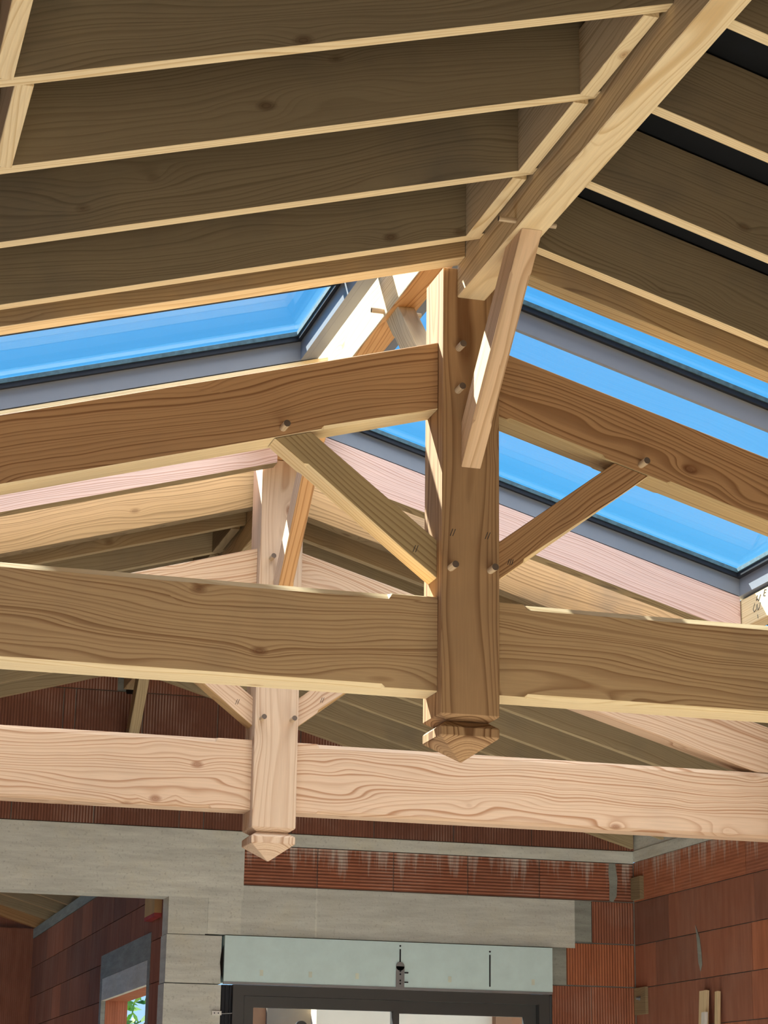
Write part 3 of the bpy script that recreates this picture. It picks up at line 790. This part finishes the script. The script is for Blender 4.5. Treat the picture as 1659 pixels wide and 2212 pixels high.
# shrub beyond the side-room window
sh = obj_empty('shrub', V(1.3, 13.4, -2.9)); tag(sh, 'bright green shrub seen through the small side room window', 'shrub', None, 'thing')
mb = MB()
for i in range(900):
    c = V(random.uniform(.85, 1.75), random.uniform(12.9, 13.9), random.uniform(-2.2, .4))
    a = Vector((random.gauss(0, 1), random.gauss(0, 1), random.gauss(0, 1))).normalized(); b = a.orthogonal().normalized()
    l, w = random.uniform(.05, .09), random.uniform(.02, .035)
    k = len(mb.v); mb.v += [c-a*l, c+b*w, c+a*l, c-b*w]; mb.f.append((k, k+1, k+2, k+3)); mb.mi.append(0); mb.t.append(.5)
mb.build('foliage', LEAF, sh)
mb = MB()
for q in range(5): mb.tube(V(1.3+.05*q-.1, 13.4, -2.905), V(1.3+.2*(q-2), 13.4+.15*(q % 3-1), -.2), .018, 7)
mb.build('stem', W_RAFT, sh)

# ------------------------------------------------------------------ camera
f_px = 4591.59; yaw, pitch, roll = .2746, .2852, .0143
R = (Vector((math.cos(yaw), -math.sin(yaw), 0)))
F = Vector((math.sin(yaw)*math.cos(pitch), math.cos(yaw)*math.cos(pitch), math.sin(pitch)))
U = R.cross(F)
R2 = R*math.cos(roll)+U*math.sin(roll); U2 = U*math.cos(roll)-R*math.sin(roll)
cam = bpy.data.cameras.new('camera'); co = bpy.data.objects.new('camera', cam); COL.objects.link(co)
C = V(-2.1141, -6.4412, -1.1656)
co.matrix_world = Matrix(((R2.x, U2.x, -F.x, C.x), (R2.y, U2.y, -F.y, C.y), (R2.z, U2.z, -F.z, C.z), (0, 0, 0, 1)))
cam.sensor_fit = 'HORIZONTAL'; cam.sensor_width = 36.0; cam.lens = f_px/1659*36.0
cam.clip_start = .05; cam.clip_end = 200
scn.camera = co

# ------------------------------------------------------------------ light
w = bpy.data.worlds.new('sky'); scn.world = w; w.use_nodes = True
nt = w.node_tree; nt.nodes.clear()
out = nt.nodes.new('ShaderNodeOutputWorld'); bg = nt.nodes.new('ShaderNodeBackground')
tc = nt.nodes.new('ShaderNodeTexCoord'); sp = nt.nodes.new('ShaderNodeSeparateXYZ'); cr = nt.nodes.new('ShaderNodeValToRGB')
nt.links.new(tc.outputs['Generated'], sp.inputs[0]); nt.links.new(sp.outputs[2], cr.inputs[0])
e = cr.color_ramp.elements
e[0].position = 0.0; e[0].color = (.55, .72, .92, 1); e[1].position = 1.0; e[1].color = (.06, .26, .72, 1)
for p, c in ((.12, (.22, .62, 1.0, 1)), (.30, (.10, .49, 1.0, 1)), (.5, (.08, .36, .88, 1))):
    k = e.new(p); k.color = c
nt.links.new(cr.outputs[0], bg.inputs[0]); bg.inputs[1].default_value = 1.12
nt.links.new(bg.outputs[0], out.inputs[0])

def lamp(name, typ, loc, energy, color, rot=None, size=None, size_y=None, target=None):
    l = bpy.data.lights.new(name, typ); l.energy = energy; l.color = color
    o = bpy.data.objects.new(name, l); COL.objects.link(o); o.location = loc
    if typ == 'AREA':
        l.shape = 'RECTANGLE'; l.size = size; l.size_y = size_y or size
    if target is not None: o.rotation_euler = (target-loc).to_track_quat('-Z', 'Y').to_euler()
    return o
sdir = Vector((-.38, .785, 1.0)).normalized()
sun = lamp('sun', 'SUN', V(-4, 9, 12), 30.0, (1, .96, .88), target=None)
sun.rotation_euler = (-sdir).to_track_quat('-Z', 'Y').to_euler(); sun.data.angle = math.radians(.6)
# unseen area lamp added above the skylights to brighten the farther truss
lamp('skylight_fill', 'AREA', V(0, .6, 6.0), 720, (1, .95, .93), size=5, size_y=3.5, target=V(0, 1.6, 0))
# unseen area lamps added to imitate bounce from the sunlit floor
lamp('floor_bounce_fill', 'AREA', V(0.2, -1.6, -2.6), 60, (1, .90, .70), size=4.5, size_y=4.0, target=V(.2, -1.5, 3))
lamp('floor_bounce_fill_far', 'AREA', V(.5, 4.6, -2.6), 28, (1, .88, .68), size=4, size_y=3.5, target=V(.5, 4.6, 3))
lamp('far_fill', 'AREA', V(.9, 1.6, -2.5), 55, (1, .98, .95), size=2.6, size_y=2.0, target=V(1.2, 7.0, .1))
lamp('left_fill', 'AREA', V(-3.3, -.6, -1.6), 45, (.80, .87, 1), size=2.0, size_y=2.5, target=V(0, -.2, 1.4))
lamp('room_fill', 'AREA', V(-1.5, -7.2, -1.2), 110, (1, .92, .80), size=4, size_y=2.2, target=V(.3, 2, .5))

lamp('side_room_fill', 'AREA', V(-1.9, 12.4, -1.0), 13, (1, .85, .62), size=1.2, size_y=1.2, target=V(-.4, 14.6, .9))  # unseen lamp added to brighten the far end of the side room
scn.view_settings.view_transform = 'Standard'
scn.view_settings.look = 'None'
scn.view_settings.exposure = 0.0
scn.cycles.max_bounces = 6; scn.cycles.diffuse_bounces = 4; scn.cycles.glossy_bounces = 2; scn.cycles.transparent_max_bounces = 10
scn.cycles.use_adaptive_sampling = True; scn.cycles.adaptive_threshold = 0.05; scn.cycles.adaptive_min_samples = 16
scn.cycles.sample_clamp_indirect = 4.0
scn.cycles.use_denoising = True
scn.cycles.caustics_reflective = False; scn.cycles.caustics_refractive = False
